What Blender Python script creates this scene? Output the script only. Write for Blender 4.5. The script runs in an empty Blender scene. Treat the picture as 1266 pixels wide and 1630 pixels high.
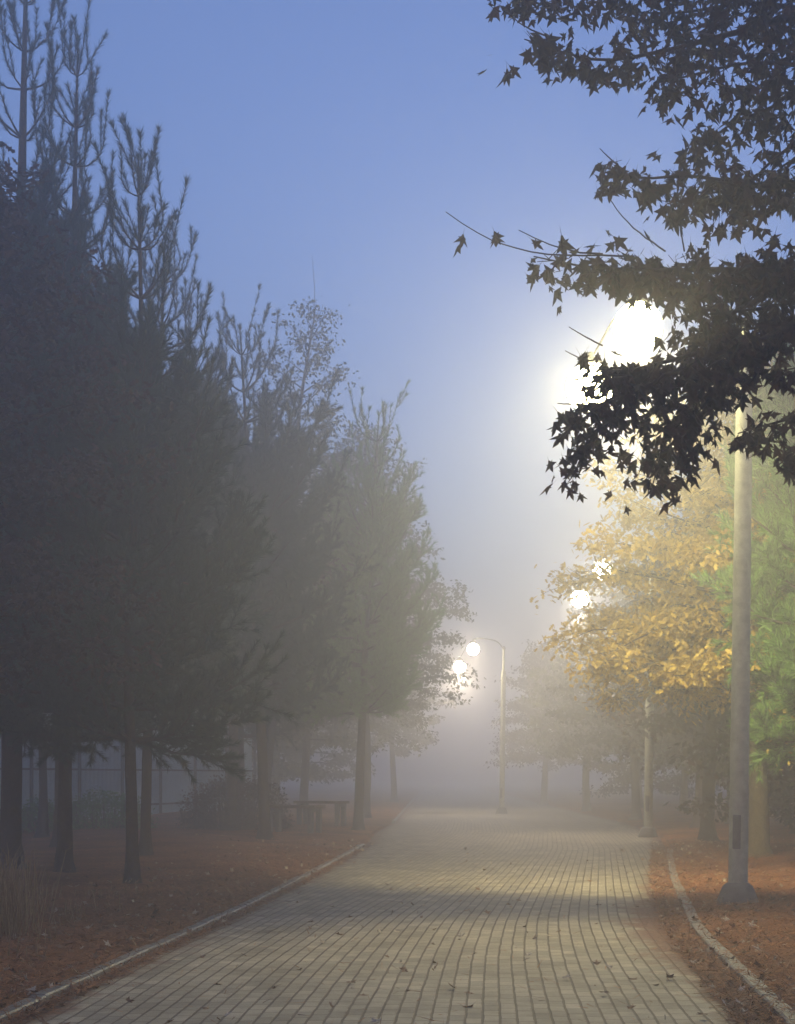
import bpy, math, random
import numpy as np
from mathutils import Vector

scene = bpy.context.scene
COL = scene.collection
R = math.radians

# ------------------------------------------------------------------ camera, sky, exposure
F, CX, HY, CAMH = 2400.0, 633.0, 1235.0, 1.5        # focal length, principal column, horizon row (photo pixels), eye height
cam_d = bpy.data.cameras.new('camera')
cam = bpy.data.objects.new('camera', cam_d)
COL.objects.link(cam)
cam.location = (0, 0, CAMH)
cam.rotation_euler = (R(90), 0, 0)
cam_d.sensor_fit = 'HORIZONTAL'
cam_d.sensor_width = 36
cam_d.lens = 36 * F / 1266
cam_d.shift_y = (HY - 815) / 1266
cam_d.clip_start = 0.1
cam_d.clip_end = 2000
scene.camera = cam

world = bpy.data.worlds.new('World')
scene.world = world
world.use_nodes = True
wn, wl = world.node_tree.nodes, world.node_tree.links
sky = wn.new('ShaderNodeTexSky')
sky.sky_type = 'NISHITA'
sky.sun_disc = False
sky.sun_elevation = R(1.5)
sky.sun_rotation = R(200)
sky.air_density = 1.0
sky.dust_density = 0.2
sky.ozone_density = 3.0
bg = wn['Background']
bg.inputs['Strength'].default_value = 0.15
tint = wn.new('ShaderNodeMix')
tint.data_type = 'RGBA'
tint.blend_type = 'MULTIPLY'
tint.inputs['Factor'].default_value = 1.0
tint.inputs[7].default_value = (1.56, 1.15, 1.38, 1)
wl.new(sky.outputs['Color'], tint.inputs[6])
wl.new(tint.outputs[2], bg.inputs['Color'])

sun_d = bpy.data.lights.new('sun', 'SUN')
sun_d.energy = 0.02
sun_d.angle = R(30)
sun_d.color = (0.8, 0.88, 1.0)
sun_o = bpy.data.objects.new('sun', sun_d)
COL.objects.link(sun_o)
sun_o.rotation_euler = (R(60), 0, R(200))

scene.view_settings.view_transform = 'Standard'
scene.view_settings.look = 'None'
scene.view_settings.exposure = 1.62
scene.view_settings.gamma = 1
scene.render.engine = 'CYCLES'
cy = scene.cycles
cy.max_bounces = 4
cy.diffuse_bounces = 2
cy.glossy_bounces = 1
cy.transmission_bounces = 2
cy.volume_bounces = 3
cy.transparent_max_bounces = 4
cy.sample_clamp_indirect = 3.0
cy.use_denoising = True

HAZE_DENSITY = 0.0165
NEAR_A, NEAR_B, FAR_S = 820.0, 1500.0, 780.0   # watts of the lamps' downward beams
GLOBE_W = 18.0           # emission strength of the lamp globes

# ------------------------------------------------------------------ helpers
def at(px, py, Y):
    """photo pixel at distance Y -> world point"""
    return np.array([(px - CX) / F * Y, Y, CAMH + (HY - py) / F * Y])

def gnd(px, py):
    Y = F * CAMH / (py - HY)
    return (px - CX) / F * Y, Y

def norm(a):
    n = np.linalg.norm(a, axis=-1, keepdims=True)
    return a / np.maximum(n, 1e-9)

class MB:
    """collects triangles with a material slot; build() links them as ONE mesh"""
    def __init__(s):
        s.v, s.f, s.m, s.n, s.sm = [], [], [], 0, []
    def add(s, v, f, mat=0, smooth=False):
        v = np.asarray(v, float).reshape(-1, 3)
        f = np.asarray(f, int)
        if f.ndim == 2 and f.shape[1] == 4:
            f = np.concatenate([f[:, [0, 1, 2]], f[:, [0, 2, 3]]])
        s.v.append(v); s.f.append(f + s.n)
        s.m.append(np.full(len(f), mat)); s.sm.append(np.full(len(f), smooth))
        s.n += len(v)
    def tube(s, pts, rad, n=8, mat=0, cap=True, smooth=True, wob=0, rng=None):
        pts = np.asarray(pts, float); rad = np.broadcast_to(np.asarray(rad, float), (len(pts),))
        t = norm(np.gradient(pts, axis=0))
        ref = np.array([0.13, 0.97, 0.2])
        if abs(t.mean(0) @ ref) > 0.8 * np.linalg.norm(t.mean(0)): ref = np.array([0.9, 0.1, 0.4])
        u = norm(np.cross(t, ref)); w = np.cross(t, u)
        a = np.linspace(0, 2 * np.pi, n, endpoint=False)
        ring = np.cos(a)[None, :, None] * u[:, None] + np.sin(a)[None, :, None] * w[:, None]
        rr = rad[:, None, None] * np.ones((1, n, 1))
        if wob and rng is not None: rr = rr * (1 + wob * rng.normal(size=(len(pts), n, 1)))
        v = (pts[:, None] + ring * rr).reshape(-1, 3)
        k = len(pts); i, j = np.meshgrid(np.arange(k - 1), np.arange(n), indexing='ij')
        j2 = (j + 1) % n
        f = np.stack([i * n + j, i * n + j2, (i + 1) * n + j2, (i + 1) * n + j], -1).reshape(-1, 4)
        s.add(v, f, mat, smooth)
        if cap:
            for e, ro in ((0, -1), (k - 1, 1)):
                vv = np.concatenate([v[e * n:(e + 1) * n], pts[e:e + 1]])
                ff = np.array([[q, (q + 1) % n, n] for q in range(n)])
                s.add(vv, ff[:, ::-1] if ro < 0 else ff, mat, False)
    def box(s, c, size, rz=0, mat=0):
        x, y, z = np.array(size) / 2
        v = np.array([[a * x, b * y, d * z] for d in (-1, 1) for b in (-1, 1) for a in (-1, 1)])
        ca, sa = math.cos(rz), math.sin(rz)
        v = v @ np.array([[ca, sa, 0], [-sa, ca, 0], [0, 0, 1]]) + np.array(c)
        f = [[0, 2, 3, 1], [4, 5, 7, 6], [0, 1, 5, 4], [2, 6, 7, 3], [0, 4, 6, 2], [1, 3, 7, 5]]
        s.add(v, f, mat)
    def lathe(s, prof, c=(0, 0, 0), n=24, mat=0, smooth=True):
        prof = np.asarray(prof, float)
        a = np.linspace(0, 2 * np.pi, n, endpoint=False)
        v = np.stack([prof[:, None, 0] * np.cos(a), prof[:, None, 0] * np.sin(a), prof[:, None, 1] + 0 * a], -1).reshape(-1, 3) + np.array(c)
        k = len(prof); i, j = np.meshgrid(np.arange(k - 1), np.arange(n), indexing='ij'); j2 = (j + 1) % n
        f = np.stack([i * n + j, i * n + j2, (i + 1) * n + j2, (i + 1) * n + j], -1).reshape(-1, 4)
        s.add(v, f, mat, smooth)
    def shape(s, tmpl_v, tmpl_f, pos, rot, scale, mat=0):
        """many copies of a template: pos (N,3) rot (N,3,3) scale (N,) or (N,3)"""
        N = len(pos)
        if N == 0: return
        scale = np.asarray(scale, float)
        sc = scale[:, None, None] if scale.ndim == 1 else scale[:, None, :]
        v = np.einsum('nij,nkj->nki', rot, tmpl_v[None] * sc) + pos[:, None]
        f = tmpl_f[None] + (np.arange(N) * len(tmpl_v))[:, None, None]
        s.add(v.reshape(-1, 3), f.reshape(-1, 3), mat)
    def build(s, name, mats, parent=None, origin=(0, 0, 0)):
        me = bpy.data.meshes.new(name)
        v = np.concatenate(s.v) - np.array(origin); f = np.concatenate(s.f)
        me.vertices.add(len(v)); me.vertices.foreach_set('co', v.astype(np.float32).ravel())
        me.loops.add(len(f) * 3); me.loops.foreach_set('vertex_index', f.astype(np.int32).ravel())
        me.polygons.add(len(f))
        me.polygons.foreach_set('loop_start', np.arange(0, len(f) * 3, 3, dtype=np.int32))
        for m in (mats if isinstance(mats, (list, tuple)) else [mats]): me.materials.append(m)
        me.polygons.foreach_set('material_index', np.concatenate(s.m).astype(np.int32))
        me.polygons.foreach_set('use_smooth', np.concatenate(s.sm).astype(bool))
        me.update(calc_edges=True); me.validate()
        o = bpy.data.objects.new(name, me); COL.objects.link(o)
        if parent is not None: o.parent = parent
        else: o.location = origin
        return o

def tag(o, label=None, cat=None, group=None, kind=None):
    if label: o['label'] = label
    if cat: o['category'] = cat
    if group: o['group'] = group
    if kind: o['kind'] = kind
    return o

def thing(name, label, cat, loc=(0, 0, 0), rz=0, group=None):
    o = bpy.data.objects.new(name, None); COL.objects.link(o)
    o.location = loc; o.rotation_euler = (0, 0, rz); o.empty_display_size = 0.3
    return tag(o, label, cat, group)

def copy_tree(o, parent=None):
    c = o.copy(); COL.objects.link(c)
    if parent is not None: c.parent = parent
    for ch in [x for x in bpy.data.objects if x.parent == o]: copy_tree(ch, c)
    return c

# ------------------------------------------------------------------ materials
def mat(name, col, rough=0.8, var=0.0, noise=0, noise_scale=8.0, trans=0.0, island=False, spec=0.3, bump=0.0, bump_scale=40, col2=None):
    m = bpy.data.materials.new(name); m.use_nodes = True
    n, l = m.node_tree.nodes, m.node_tree.links
    b = n['Principled BSDF']; out = n['Material Output']
    b.inputs['Roughness'].default_value = rough
    b.inputs['Specular IOR Level'].default_value = spec
    src = None
    ramp = n.new('ShaderNodeValToRGB')
    c2 = col2 or tuple(x * 0.5 for x in col)
    ramp.color_ramp.elements[0].color = (*c2, 1); ramp.color_ramp.elements[1].color = (*col, 1)
    if island:
        g = n.new('ShaderNodeNewGeometry'); l.new(g.outputs['Random Per Island'], ramp.inputs['Fac'])
    else:
        tc = n.new('ShaderNodeTexCoord'); no = n.new('ShaderNodeTexNoise')
        no.inputs['Scale'].default_value = noise_scale; no.inputs['Detail'].default_value = 6; no.inputs['Roughness'].default_value = 0.65
        l.new(tc.outputs['Object'], no.inputs['Vector']); l.new(no.outputs['Fac'], ramp.inputs['Fac'])
        ramp.color_ramp.elements[0].position = 0.3; ramp.color_ramp.elements[1].position = 0.7
        if bump:
            nb = n.new('ShaderNodeTexNoise'); nb.inputs['Scale'].default_value = bump_scale; nb.inputs['Detail'].default_value = 4
            l.new(tc.outputs['Object'], nb.inputs['Vector'])
            bp = n.new('ShaderNodeBump'); bp.inputs['Strength'].default_value = bump; bp.inputs['Distance'].default_value = 0.02
            l.new(nb.outputs['Fac'], bp.inputs['Height']); l.new(bp.outputs['Normal'], b.inputs['Normal'])
    l.new(ramp.outputs['Color'], b.inputs['Base Color'])
    if trans:
        t = n.new('ShaderNodeBsdfTranslucent'); mx = n.new('ShaderNodeMixShader'); mx.inputs[0].default_value = trans
        l.new(ramp.outputs['Color'], t.inputs['Color'])
        l.new(b.outputs[0], mx.inputs[1]); l.new(t.outputs[0], mx.inputs[2]); l.new(mx.outputs[0], out.inputs['Surface'])
    return m

M = {}
M['bark'] = mat('bark', (0.075, 0.055, 0.042), 0.95, noise_scale=14, bump=1.0, bump_scale=22)
M['bark_olive'] = mat('bark_olive', (0.13, 0.105, 0.06), 0.95, noise_scale=14, bump=1.0, bump_scale=22)
M['twig'] = mat('twig', (0.07, 0.05, 0.042), 0.9, noise_scale=20)
M['needle'] = mat('needle', (0.034, 0.092, 0.052), 0.6, island=True, trans=0.15, col2=(0.016, 0.038, 0.026))
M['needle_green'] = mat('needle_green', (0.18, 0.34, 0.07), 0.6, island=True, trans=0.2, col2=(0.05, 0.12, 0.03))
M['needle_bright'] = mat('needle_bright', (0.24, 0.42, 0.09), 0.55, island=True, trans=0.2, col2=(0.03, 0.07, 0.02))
M['leaf_dark'] = mat('leaf_dark', (0.085, 0.05, 0.034), 0.6, island=True, trans=0.32, col2=(0.036, 0.038, 0.024))
M['leaf_brown'] = mat('leaf_brown', (0.085, 0.042, 0.026), 0.6, island=True, trans=0.15, col2=(0.035, 0.022, 0.017))
M['leaf_olive'] = mat('leaf_olive', (0.11, 0.115, 0.04), 0.6, island=True, trans=0.2, col2=(0.045, 0.055, 0.025))
M['leaf_yellow'] = mat('leaf_yellow', (0.70, 0.52, 0.11), 0.55, island=True, trans=0.3, col2=(0.36, 0.23, 0.04))
M['leaf_fallen'] = mat('leaf_fallen', (0.34, 0.21, 0.11), 0.7, island=True, col2=(0.09, 0.042, 0.02))
M['leaf_pale'] = mat('leaf_pale', (0.55, 0.48, 0.34), 0.7, island=True, col2=(0.3, 0.22, 0.13))
M['hedge'] = mat('hedge_leaf', (0.10, 0.045, 0.035), 0.7, island=True, trans=0.1, col2=(0.04, 0.03, 0.02))
M['shrub'] = mat('shrub_leaf', (0.13, 0.30, 0.09), 0.7, island=True, trans=0.1, col2=(0.05, 0.13, 0.04))
M['straw'] = mat('straw', (0.45, 0.35, 0.18), 0.8, island=True, trans=0.2, col2=(0.18, 0.12, 0.055))
M['litter_needle'] = mat('litter_needle', (0.42, 0.19, 0.07), 0.85, island=True, col2=(0.10, 0.04, 0.016))
M['pole'] = mat('pole_paint', (0.42, 0.43, 0.31), 0.5, noise_scale=9, col2=(0.24, 0.24, 0.17), spec=0.4)
M['metal_dark'] = mat('metal_dark', (0.025, 0.025, 0.025), 0.6, noise_scale=10, spec=.1)
M['concrete'] = mat('concrete', (0.27, 0.26, 0.225), 0.5, spec=0.5, noise_scale=7, bump=0.4, bump_scale=60, col2=(0.13, 0.125, 0.105))
M['footing'] = mat('footing', (0.17, 0.155, 0.14), 0.7, noise_scale=9, bump=0.3)
M['wood'] = mat('wood', (0.14, 0.085, 0.05), 0.75, noise_scale=12, bump=0.3)

def globe_mat(name, col, s):
    m = bpy.data.materials.new(name); m.use_nodes = True
    b = m.node_tree.nodes['Principled BSDF']
    b.inputs['Base Color'].default_value = (0.8, 0.8, 0.78, 1)
    b.inputs['Emission Color'].default_value = (*col, 1)
    b.inputs['Emission Strength'].default_value = s
    return m
M['globe_warm'] = globe_mat('globe_warm', (1.0, 0.88, 0.48), GLOBE_W)
M['globe_far'] = globe_mat('globe_far', (1.0, 0.85, 0.62), GLOBE_W * 2.2)

def litter_mat():
    m = bpy.data.materials.new('litter'); m.use_nodes = True
    n, l = m.node_tree.nodes, m.node_tree.links; b = n['Principled BSDF']
    b.inputs['Roughness'].default_value = 0.95; b.inputs['Specular IOR Level'].default_value = 0.1
    tc = n.new('ShaderNodeTexCoord')
    n1 = n.new('ShaderNodeTexNoise'); n1.inputs['Scale'].default_value = 0.8; n1.inputs['Detail'].default_value = 5
    n2 = n.new('ShaderNodeTexNoise'); n2.inputs['Scale'].default_value = 22; n2.inputs['Detail'].default_value = 6; n2.inputs['Roughness'].default_value = 0.7
    r1 = n.new('ShaderNodeValToRGB'); r1.color_ramp.elements[0].color = (0.13, 0.05, 0.02, 1); r1.color_ramp.elements[1].color = (0.30, 0.135, 0.052, 1)
    r1.color_ramp.elements[0].position = .3; r1.color_ramp.elements[1].position = .7
    r2 = n.new('ShaderNodeValToRGB'); r2.color_ramp.elements[0].color = (0.3, 0.3, 0.3, 1); r2.color_ramp.elements[1].color = (1.8, 1.75, 1.6, 1)
    r2.color_ramp.elements[0].position = .32; r2.color_ramp.elements[1].position = .7
    mx = n.new('ShaderNodeMix'); mx.data_type = 'RGBA'; mx.blend_type = 'MULTIPLY'; mx.inputs['Factor'].default_value = 1
    for q in (n1, n2): l.new(tc.outputs['Object'], q.inputs['Vector'])
    l.new(n1.outputs['Fac'], r1.inputs['Fac']); l.new(n2.outputs['Fac'], r2.inputs['Fac'])
    l.new(r1.outputs['Color'], mx.inputs[6]); l.new(r2.outputs['Color'], mx.inputs[7]); l.new(mx.outputs[2], b.inputs['Base Color'])
    bp = n.new('ShaderNodeBump'); bp.inputs['Strength'].default_value = 0.8; bp.inputs['Distance'].default_value = 0.03
    l.new(n2.outputs['Fac'], bp.inputs['Height']); l.new(bp.outputs['Normal'], b.inputs['Normal'])
    return m
M['litter'] = litter_mat()

def brick_mat():
    """grey pavers in long running courses; UV is in metres (across, along)"""
    m = bpy.data.materials.new('brick_paving'); m.use_nodes = True
    n, l = m.node_tree.nodes, m.node_tree.links; b = n['Principled BSDF']
    b.inputs['Roughness'].default_value = 0.75; b.inputs['Specular IOR Level'].default_value = 0.3
    uv = n.new('ShaderNodeUVMap'); uv.uv_map = 'UVMap'
    sep = n.new('ShaderNodeSeparateXYZ'); l.new(uv.outputs[0], sep.inputs[0])
    wob = n.new('ShaderNodeTexNoise'); wob.inputs['Scale'].default_value = 3.0; wob.inputs['Detail'].default_value = 3
    l.new(uv.outputs[0], wob.inputs['Vector'])
    wm = n.new('ShaderNodeMath'); wm.operation = 'MULTIPLY_ADD'; wm.inputs[1].default_value = 0.022; l.new(wob.outputs['Fac'], wm.inputs[0]); l.new(sep.outputs['X'], wm.inputs[2])
    com = n.new('ShaderNodeCombineXYZ'); l.new(sep.outputs['Y'], com.inputs['X']); l.new(wm.outputs[0], com.inputs['Y'])
    def brick(w, h, mortar, smooth):
        t = n.new('ShaderNodeTexBrick'); t.offset = 0.5
        t.inputs['Scale'].default_value = 1; t.inputs['Brick Width'].default_value = w; t.inputs['Row Height'].default_value = h
        t.inputs['Mortar Size'].default_value = mortar; t.inputs['Mortar Smooth'].default_value = smooth
        t.inputs['Bias'].default_value = 0
        l.new(com.outputs[0], t.inputs['Vector']); return t
    t1 = brick(0.215, 0.107, 0.007, 0.2)                 # all joints, thin
    t1.inputs['Color1'].default_value = (0.41, 0.36, 0.265, 1); t1.inputs['Color2'].default_value = (0.265, 0.235, 0.175, 1); t1.inputs['Mortar'].default_value = (0.12, 0.10, 0.075, 1)
    # open long joints: distance to the nearest course line
    fr = n.new('ShaderNodeMath'); fr.operation = 'DIVIDE'; fr.inputs[1].default_value = 0.107; l.new(wm.outputs[0], fr.inputs[0])
    pp = n.new('ShaderNodeMath'); pp.operation = 'PINGPONG'; pp.inputs[1].default_value = 0.5; l.new(fr.outputs[0], pp.inputs[0])
    jn = n.new('ShaderNodeTexNoise'); jn.inputs['Scale'].default_value = 14; jn.inputs['Detail'].default_value = 4; l.new(uv.outputs[0], jn.inputs['Vector'])
    jw = n.new('ShaderNodeMath'); jw.operation = 'MULTIPLY_ADD'; jw.inputs[1].default_value = -0.11; l.new(jn.outputs['Fac'], jw.inputs[0]); l.new(pp.outputs[0], jw.inputs[2])
    jr = n.new('ShaderNodeMapRange'); jr.inputs['From Min'].default_value = 0.005; jr.inputs['From Max'].default_value = 0.030; jr.inputs['To Min'].default_value = 1; jr.inputs['To Max'].default_value = 0
    jr.interpolation_type = 'SMOOTHSTEP'
    l.new(jw.outputs[0], jr.inputs['Value'])
    mj = n.new('ShaderNodeMix'); mj.data_type = 'RGBA'; mj.inputs[7].default_value = (0.125, 0.098, 0.068, 1)
    l.new(jr.outputs[0], mj.inputs['Factor']); l.new(t1.outputs['Color'], mj.inputs[6])
    # worn blotches
    n1 = n.new('ShaderNodeTexNoise'); n1.inputs['Scale'].default_value = 1.6; n1.inputs['Detail'].default_value = 7; n1.inputs['Roughness'].default_value = .7; l.new(uv.outputs[0], n1.inputs['Vector'])
    r1 = n.new('ShaderNodeValToRGB'); r1.color_ramp.elements[0].position = .3; r1.color_ramp.elements[1].position = .7
    r1.color_ramp.elements[0].color = (.5, .48, .44, 1); r1.color_ramp.elements[1].color = (1.12, 1.12, 1.1, 1)
    l.new(n1.outputs['Fac'], r1.inputs['Fac'])
    mu = n.new('ShaderNodeMix'); mu.data_type = 'RGBA'; mu.blend_type = 'MULTIPLY'; mu.inputs['Factor'].default_value = 1
    l.new(mj.outputs[2], mu.inputs[6]); l.new(r1.outputs['Color'], mu.inputs[7])
    # pine litter drifted over the edges: second UV holds the metres to the nearest kerb
    u2 = n.new('ShaderNodeUVMap'); u2.uv_map = 'edge'
    s2 = n.new('ShaderNodeSeparateXYZ'); l.new(u2.outputs[0], s2.inputs[0])
    n2 = n.new('ShaderNodeTexNoise'); n2.inputs['Scale'].default_value = 2.2; n2.inputs['Detail'].default_value = 9; n2.inputs['Roughness'].default_value = .72; l.new(uv.outputs[0], n2.inputs['Vector'])
    ed = n.new('ShaderNodeMath'); ed.operation = 'MULTIPLY_ADD'; ed.inputs[1].default_value = 1.5; l.new(n2.outputs['Fac'], ed.inputs[0]); 
    neg = n.new('ShaderNodeMath'); neg.operation = 'MULTIPLY'; neg.inputs[1].default_value = -1; l.new(s2.outputs['X'], neg.inputs[0]); l.new(neg.outputs[0], ed.inputs[2])
    er = n.new('ShaderNodeMapRange'); er.inputs['From Min'].default_value = 0.36; er.inputs['From Max'].default_value = 0.62; l.new(ed.outputs[0], er.inputs['Value'])
    n3 = n.new('ShaderNodeTexNoise'); n3.inputs['Scale'].default_value = 26; n3.inputs['Detail'].default_value = 6; l.new(uv.outputs[0], n3.inputs['Vector'])
    r3 = n.new('ShaderNodeValToRGB'); r3.color_ramp.elements[0].position = .32; r3.color_ramp.elements[1].position = .7
    r3.color_ramp.elements[0].color = (.05, .022, .013, 1); r3.color_ramp.elements[1].color = (.24, .115, .06, 1); l.new(n3.outputs['Fac'], r3.inputs['Fac'])
    ml = n.new('ShaderNodeMix'); ml.data_type = 'RGBA'
    l.new(er.outputs[0], ml.inputs['Factor']); l.new(mu.outputs[2], ml.inputs[6]); l.new(r3.outputs['Color'], ml.inputs[7])
    l.new(ml.outputs[2], b.inputs['Base Color'])
    # bump: joints sunk, grain
    inv = n.new('ShaderNodeMath'); inv.operation = 'SUBTRACT'; inv.inputs[0].default_value = 1; l.new(jr.outputs[0], inv.inputs[1])
    mb_ = n.new('ShaderNodeMath'); mb_.operation = 'MULTIPLY_ADD'; mb_.inputs[1].default_value = -0.5; l.new(t1.outputs['Fac'], mb_.inputs[0]); l.new(inv.outputs[0], mb_.inputs[2])
    ga = n.new('ShaderNodeMath'); ga.operation = 'MULTIPLY_ADD'; ga.inputs[1].default_value = 0.6; l.new(n3.outputs['Fac'], ga.inputs[0]); l.new(mb_.outputs[0], ga.inputs[2])
    bp = n.new('ShaderNodeBump'); bp.inputs['Strength'].default_value = 0.7; bp.inputs['Distance'].default_value = 0.012
    l.new(ga.outputs[0], bp.inputs['Height']); l.new(bp.outputs['Normal'], b.inputs['Normal'])
    return m
M['brick'] = brick_mat()

# ------------------------------------------------------------------ ground, path, kerbs
LEFT = [(-30, -5.4), (0, -3.15), (9.2, -2.4), (17, -1.7), (24, -1.2), (32.4, -0.69), (40, -0.55), (49, -0.06), (70, .45), (103, 1.25), (150, 2.4), (220, 4)]
RIGHT = [(-30, -.4), (0, 1.62), (9.1, 2.33), (14.1, 2.8), (17.6, 3.3), (23, 4.15), (30, 5.36), (38, 6.6), (48, 7.2), (70, 7.6), (103, 8.2), (150, 9), (220, 11)]
MID = [(-30, -1.2), (0, 0.15), (9.1, .63), (12.5, .84), (15.8, 1.15), (20.7, 1.8), (31, 3.2), (40, 4.1), (50, 4.6), (70, 5.0), (103, 5.6), (150, 6.4), (220, 8)]
def curve(tab):
    ys = np.array([a for a, _ in tab]); xs = np.array([b for _, b in tab])
    g = np.linspace(-30, 220, 501); v = np.interp(g, ys, xs)
    k = np.hanning(9); k /= k.sum()
    pad = np.pad(v, 4, mode='edge'); v2 = np.convolve(pad, k, 'valid')
    return lambda y: np.interp(y, g, v2)
fl, fr_, fm = curve(LEFT), curve(RIGHT), curve(MID)

def hump(x, y):
    """gentle roll of the litter beds away from the path"""
    d = np.maximum(np.maximum(fl(y) - x, x - fr_(y)), 0)
    return np.minimum(d, 4) * 0.035 * (0.6 + 0.4 * np.sin(x * .7 + y * .35)) + 0.05 * np.minimum(d, 1) + 0.015 * np.sin(x * 3.1) * np.sin(y * 2.3) * np.minimum(d, 1)

mb = MB()
gx = np.concatenate([[-310, -200, -120, -70, -40, -25], np.arange(-16, 16.01, 0.4), [25, 40, 70, 120, 200, 310]])
gy = np.concatenate([[-60, -30, -10], np.arange(0, 60, .5), np.arange(60, 130, 3), [150, 200, 260, 310]])
X, Y = np.meshgrid(gx, gy, indexing='ij')
ins = (X > fl(Y) - 0.02) & (X < fr_(Y) + .02)
Z = np.where(ins, -0.12, hump(X, Y) - 0.0)
far = (np.abs(X) > 17) | (Y > 130) | (Y < 0)
Z = np.where(far, np.where(ins, -0.12, 0.1), Z)
nx, ny = X.shape
i, j = np.meshgrid(np.arange(nx - 1), np.arange(ny - 1), indexing='ij')
mb.add(np.stack([X, Y, Z], -1).reshape(-1, 3), np.stack([i * ny + j, (i + 1) * ny + j, (i + 1) * ny + j + 1, i * ny + j + 1], -1).reshape(-1, 4), 0, True)
tag(mb.build('ground', M['litter']), kind='structure')

# litter beds right behind the kerbs (fine strips that follow them)
for side in (-1, 1):
    mb = MB(); ys = np.arange(-8, 150, 0.25); ds = np.array([0.09, .2, .35, .55, .8, 1.1])
    e = (fl if side < 0 else fr_)(ys)
    P = np.stack([e[:, None] + side * ds[None], ys[:, None] + 0 * ds[None], hump(e[:, None] + side * ds, ys[:, None]) + 0.012 + 0.012 * np.sin(ys[:, None] * 5 + ds * 20)], -1)
    P[:, -1, 2] -= 0.06; P[:, 0, 2] = 0.03
    a, c = P.shape[:2]; i, j = np.meshgrid(np.arange(a - 1), np.arange(c - 1), indexing='ij')
    mb.add(P.reshape(-1, 3), np.stack([i * c + j, i * c + j + 1, (i + 1) * c + j + 1, (i + 1) * c + j], -1).reshape(-1, 4), 0, True)
    tag(mb.build('ground_bed', M['litter']), kind='structure')

ys = np.concatenate([np.arange(-20, 60, 0.2), np.arange(60, 215, 1.0)])
NC = 25
t = np.linspace(0, 1, NC)
xl, xr = fl(ys), fr_(ys)
PX = xl[:, None] * (1 - t) + xr[:, None] * t
PY = ys[:, None] + 0 * t
ZP = 0.006 * np.sin(PX * 1.7 + PY * .9)
seg = np.concatenate([[0], np.cumsum(np.hypot(np.diff(fm(ys)), np.diff(ys)))])
U = PX - fm(ys)[:, None]; V = seg[:, None] + 0 * t
ED = np.minimum(PX - xl[:, None] + .1, (xr[:, None] - PX) - .25 * np.exp(-((PY - 15.5) / 4.5) ** 2) * 1.7 + .05)
mb = MB(); a, c = PX.shape; i, j = np.meshgrid(np.arange(a - 1), np.arange(c - 1), indexing='ij')
mb.add(np.stack([PX, PY, ZP], -1).reshape(-1, 3), np.stack([i * c + j, i * c + j + 1, (i + 1) * c + j + 1, (i + 1) * c + j], -1).reshape(-1, 4))
path = mb.build('path', M['brick'])
li = np.empty(len(path.data.loops), dtype=np.int32); path.data.loops.foreach_get('vertex_index', li)
for nm, A, B in (('UVMap', U, V), ('edge', ED, V)):
    lay = path.data.uv_layers.new(name=nm)
    lay.data.foreach_set('uv', np.stack([A.ravel()[li], B.ravel()[li]], -1).astype(np.float32).ravel())
tag(path, kind='structure')

def kerb(f, y0, y1, side, w=0.11, h=0.042):
    mb = MB(); rng = np.random.default_rng(int(abs(y0) * 10) + 5)
    yl, el_, hl = [], [], []
    for k in np.arange(y0, y1, 1.0):
        b = min(k + 1.0, y1); de, dh = rng.normal() * .006, rng.normal() * .004
        for q, low in ((k + .001, 1), (k + .010, 0), (k + .3, 0), (k + .6, 0), (b - .010, 0), (b - .001, 1)):
            if q <= y1: yl.append(q); el_.append(de + rng.normal() * .0015); hl.append(dh + rng.normal() * .001 - .022 * low)
    ys = np.array(yl); e = f(ys) + np.array(el_); hh = h + np.array(hl)
    prof = [(-0.0, -.1), (0, h - .012), (.012, h), (w - .01, h), (w, h - .01), (w, -.1)]
    P = np.stack([np.stack([e + side * q, ys, (z + 0 * hh if z < 0 else z + hh - h)], -1) for q, z in prof], 1)
    a, c = P.shape[:2]; i, j = np.meshgrid(np.arange(a - 1), np.arange(c - 1), indexing='ij')
    fq = np.stack([i * c + j, i * c + j + 1, (i + 1) * c + j + 1, (i + 1) * c + j], -1).reshape(-1, 4)
    mb.add(P.reshape(-1, 3), fq)
    for k in (0, a - 1):
        mb.add(P[k], [[0, 1, 2], [0, 2, 3], [0, 3, 4], [0, 4, 5]])
    return tag(mb.build('kerb', M['concrete']), kind='structure')
kerb(fl, -6, 32.4, -1); kerb(fl, 49, 100, -1); kerb(fr_, -6, 30, 1)

# ------------------------------------------------------------------ leaf templates
def fan(outline):
    o = np.array(outline, float); c = np.array([[0, o[:, 1].mean(), 0.06]])
    v = np.concatenate([np.concatenate([o, np.zeros((len(o), 1))], 1) if o.shape[1] == 2 else o, c])
    n = len(o); f = np.array([[k, (k + 1) % n, n] for k in range(n)])
    return v, f
def star_leaf():
    pts = []
    lob = [(-128, .50), (-62, .80), (0, 1.0), (62, .80), (128, .50)]
    pts.append((-0.035, 0.0))
    for k, (a, r) in enumerate(lob):
        a = R(a)
        for da, q in ((-16, .60), (0, 1), (16, .60)):
            b = a + R(da); pts.append((math.sin(b) * r * q * .62, .34 + math.cos(b) * r * q * .62))
        if k < 4:
            b = (a + R(lob[k + 1][0])) / 2; pts.append((math.sin(b) * .23, .34 + math.cos(b) * .23))
    pts.append((0.035, 0.0))
    pts = np.array(pts)[::-1]
    z = -0.22 * np.abs(pts[:, 0]) - 0.12 * np.maximum(pts[:, 1] - .5, 0)
    v, f = fan(np.concatenate([pts, z[:, None]], 1)); v[-1] = (0, .34, .05)
    # petiole
    st = np.array([[-.012, 0, 0], [.012, 0, 0], [0, -.45, .03]])
    v2 = np.concatenate([v, st]); f2 = np.concatenate([f, [[len(v), len(v) + 2, len(v) + 1]]])
    return v2, f2
STAR = star_leaf()
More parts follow.
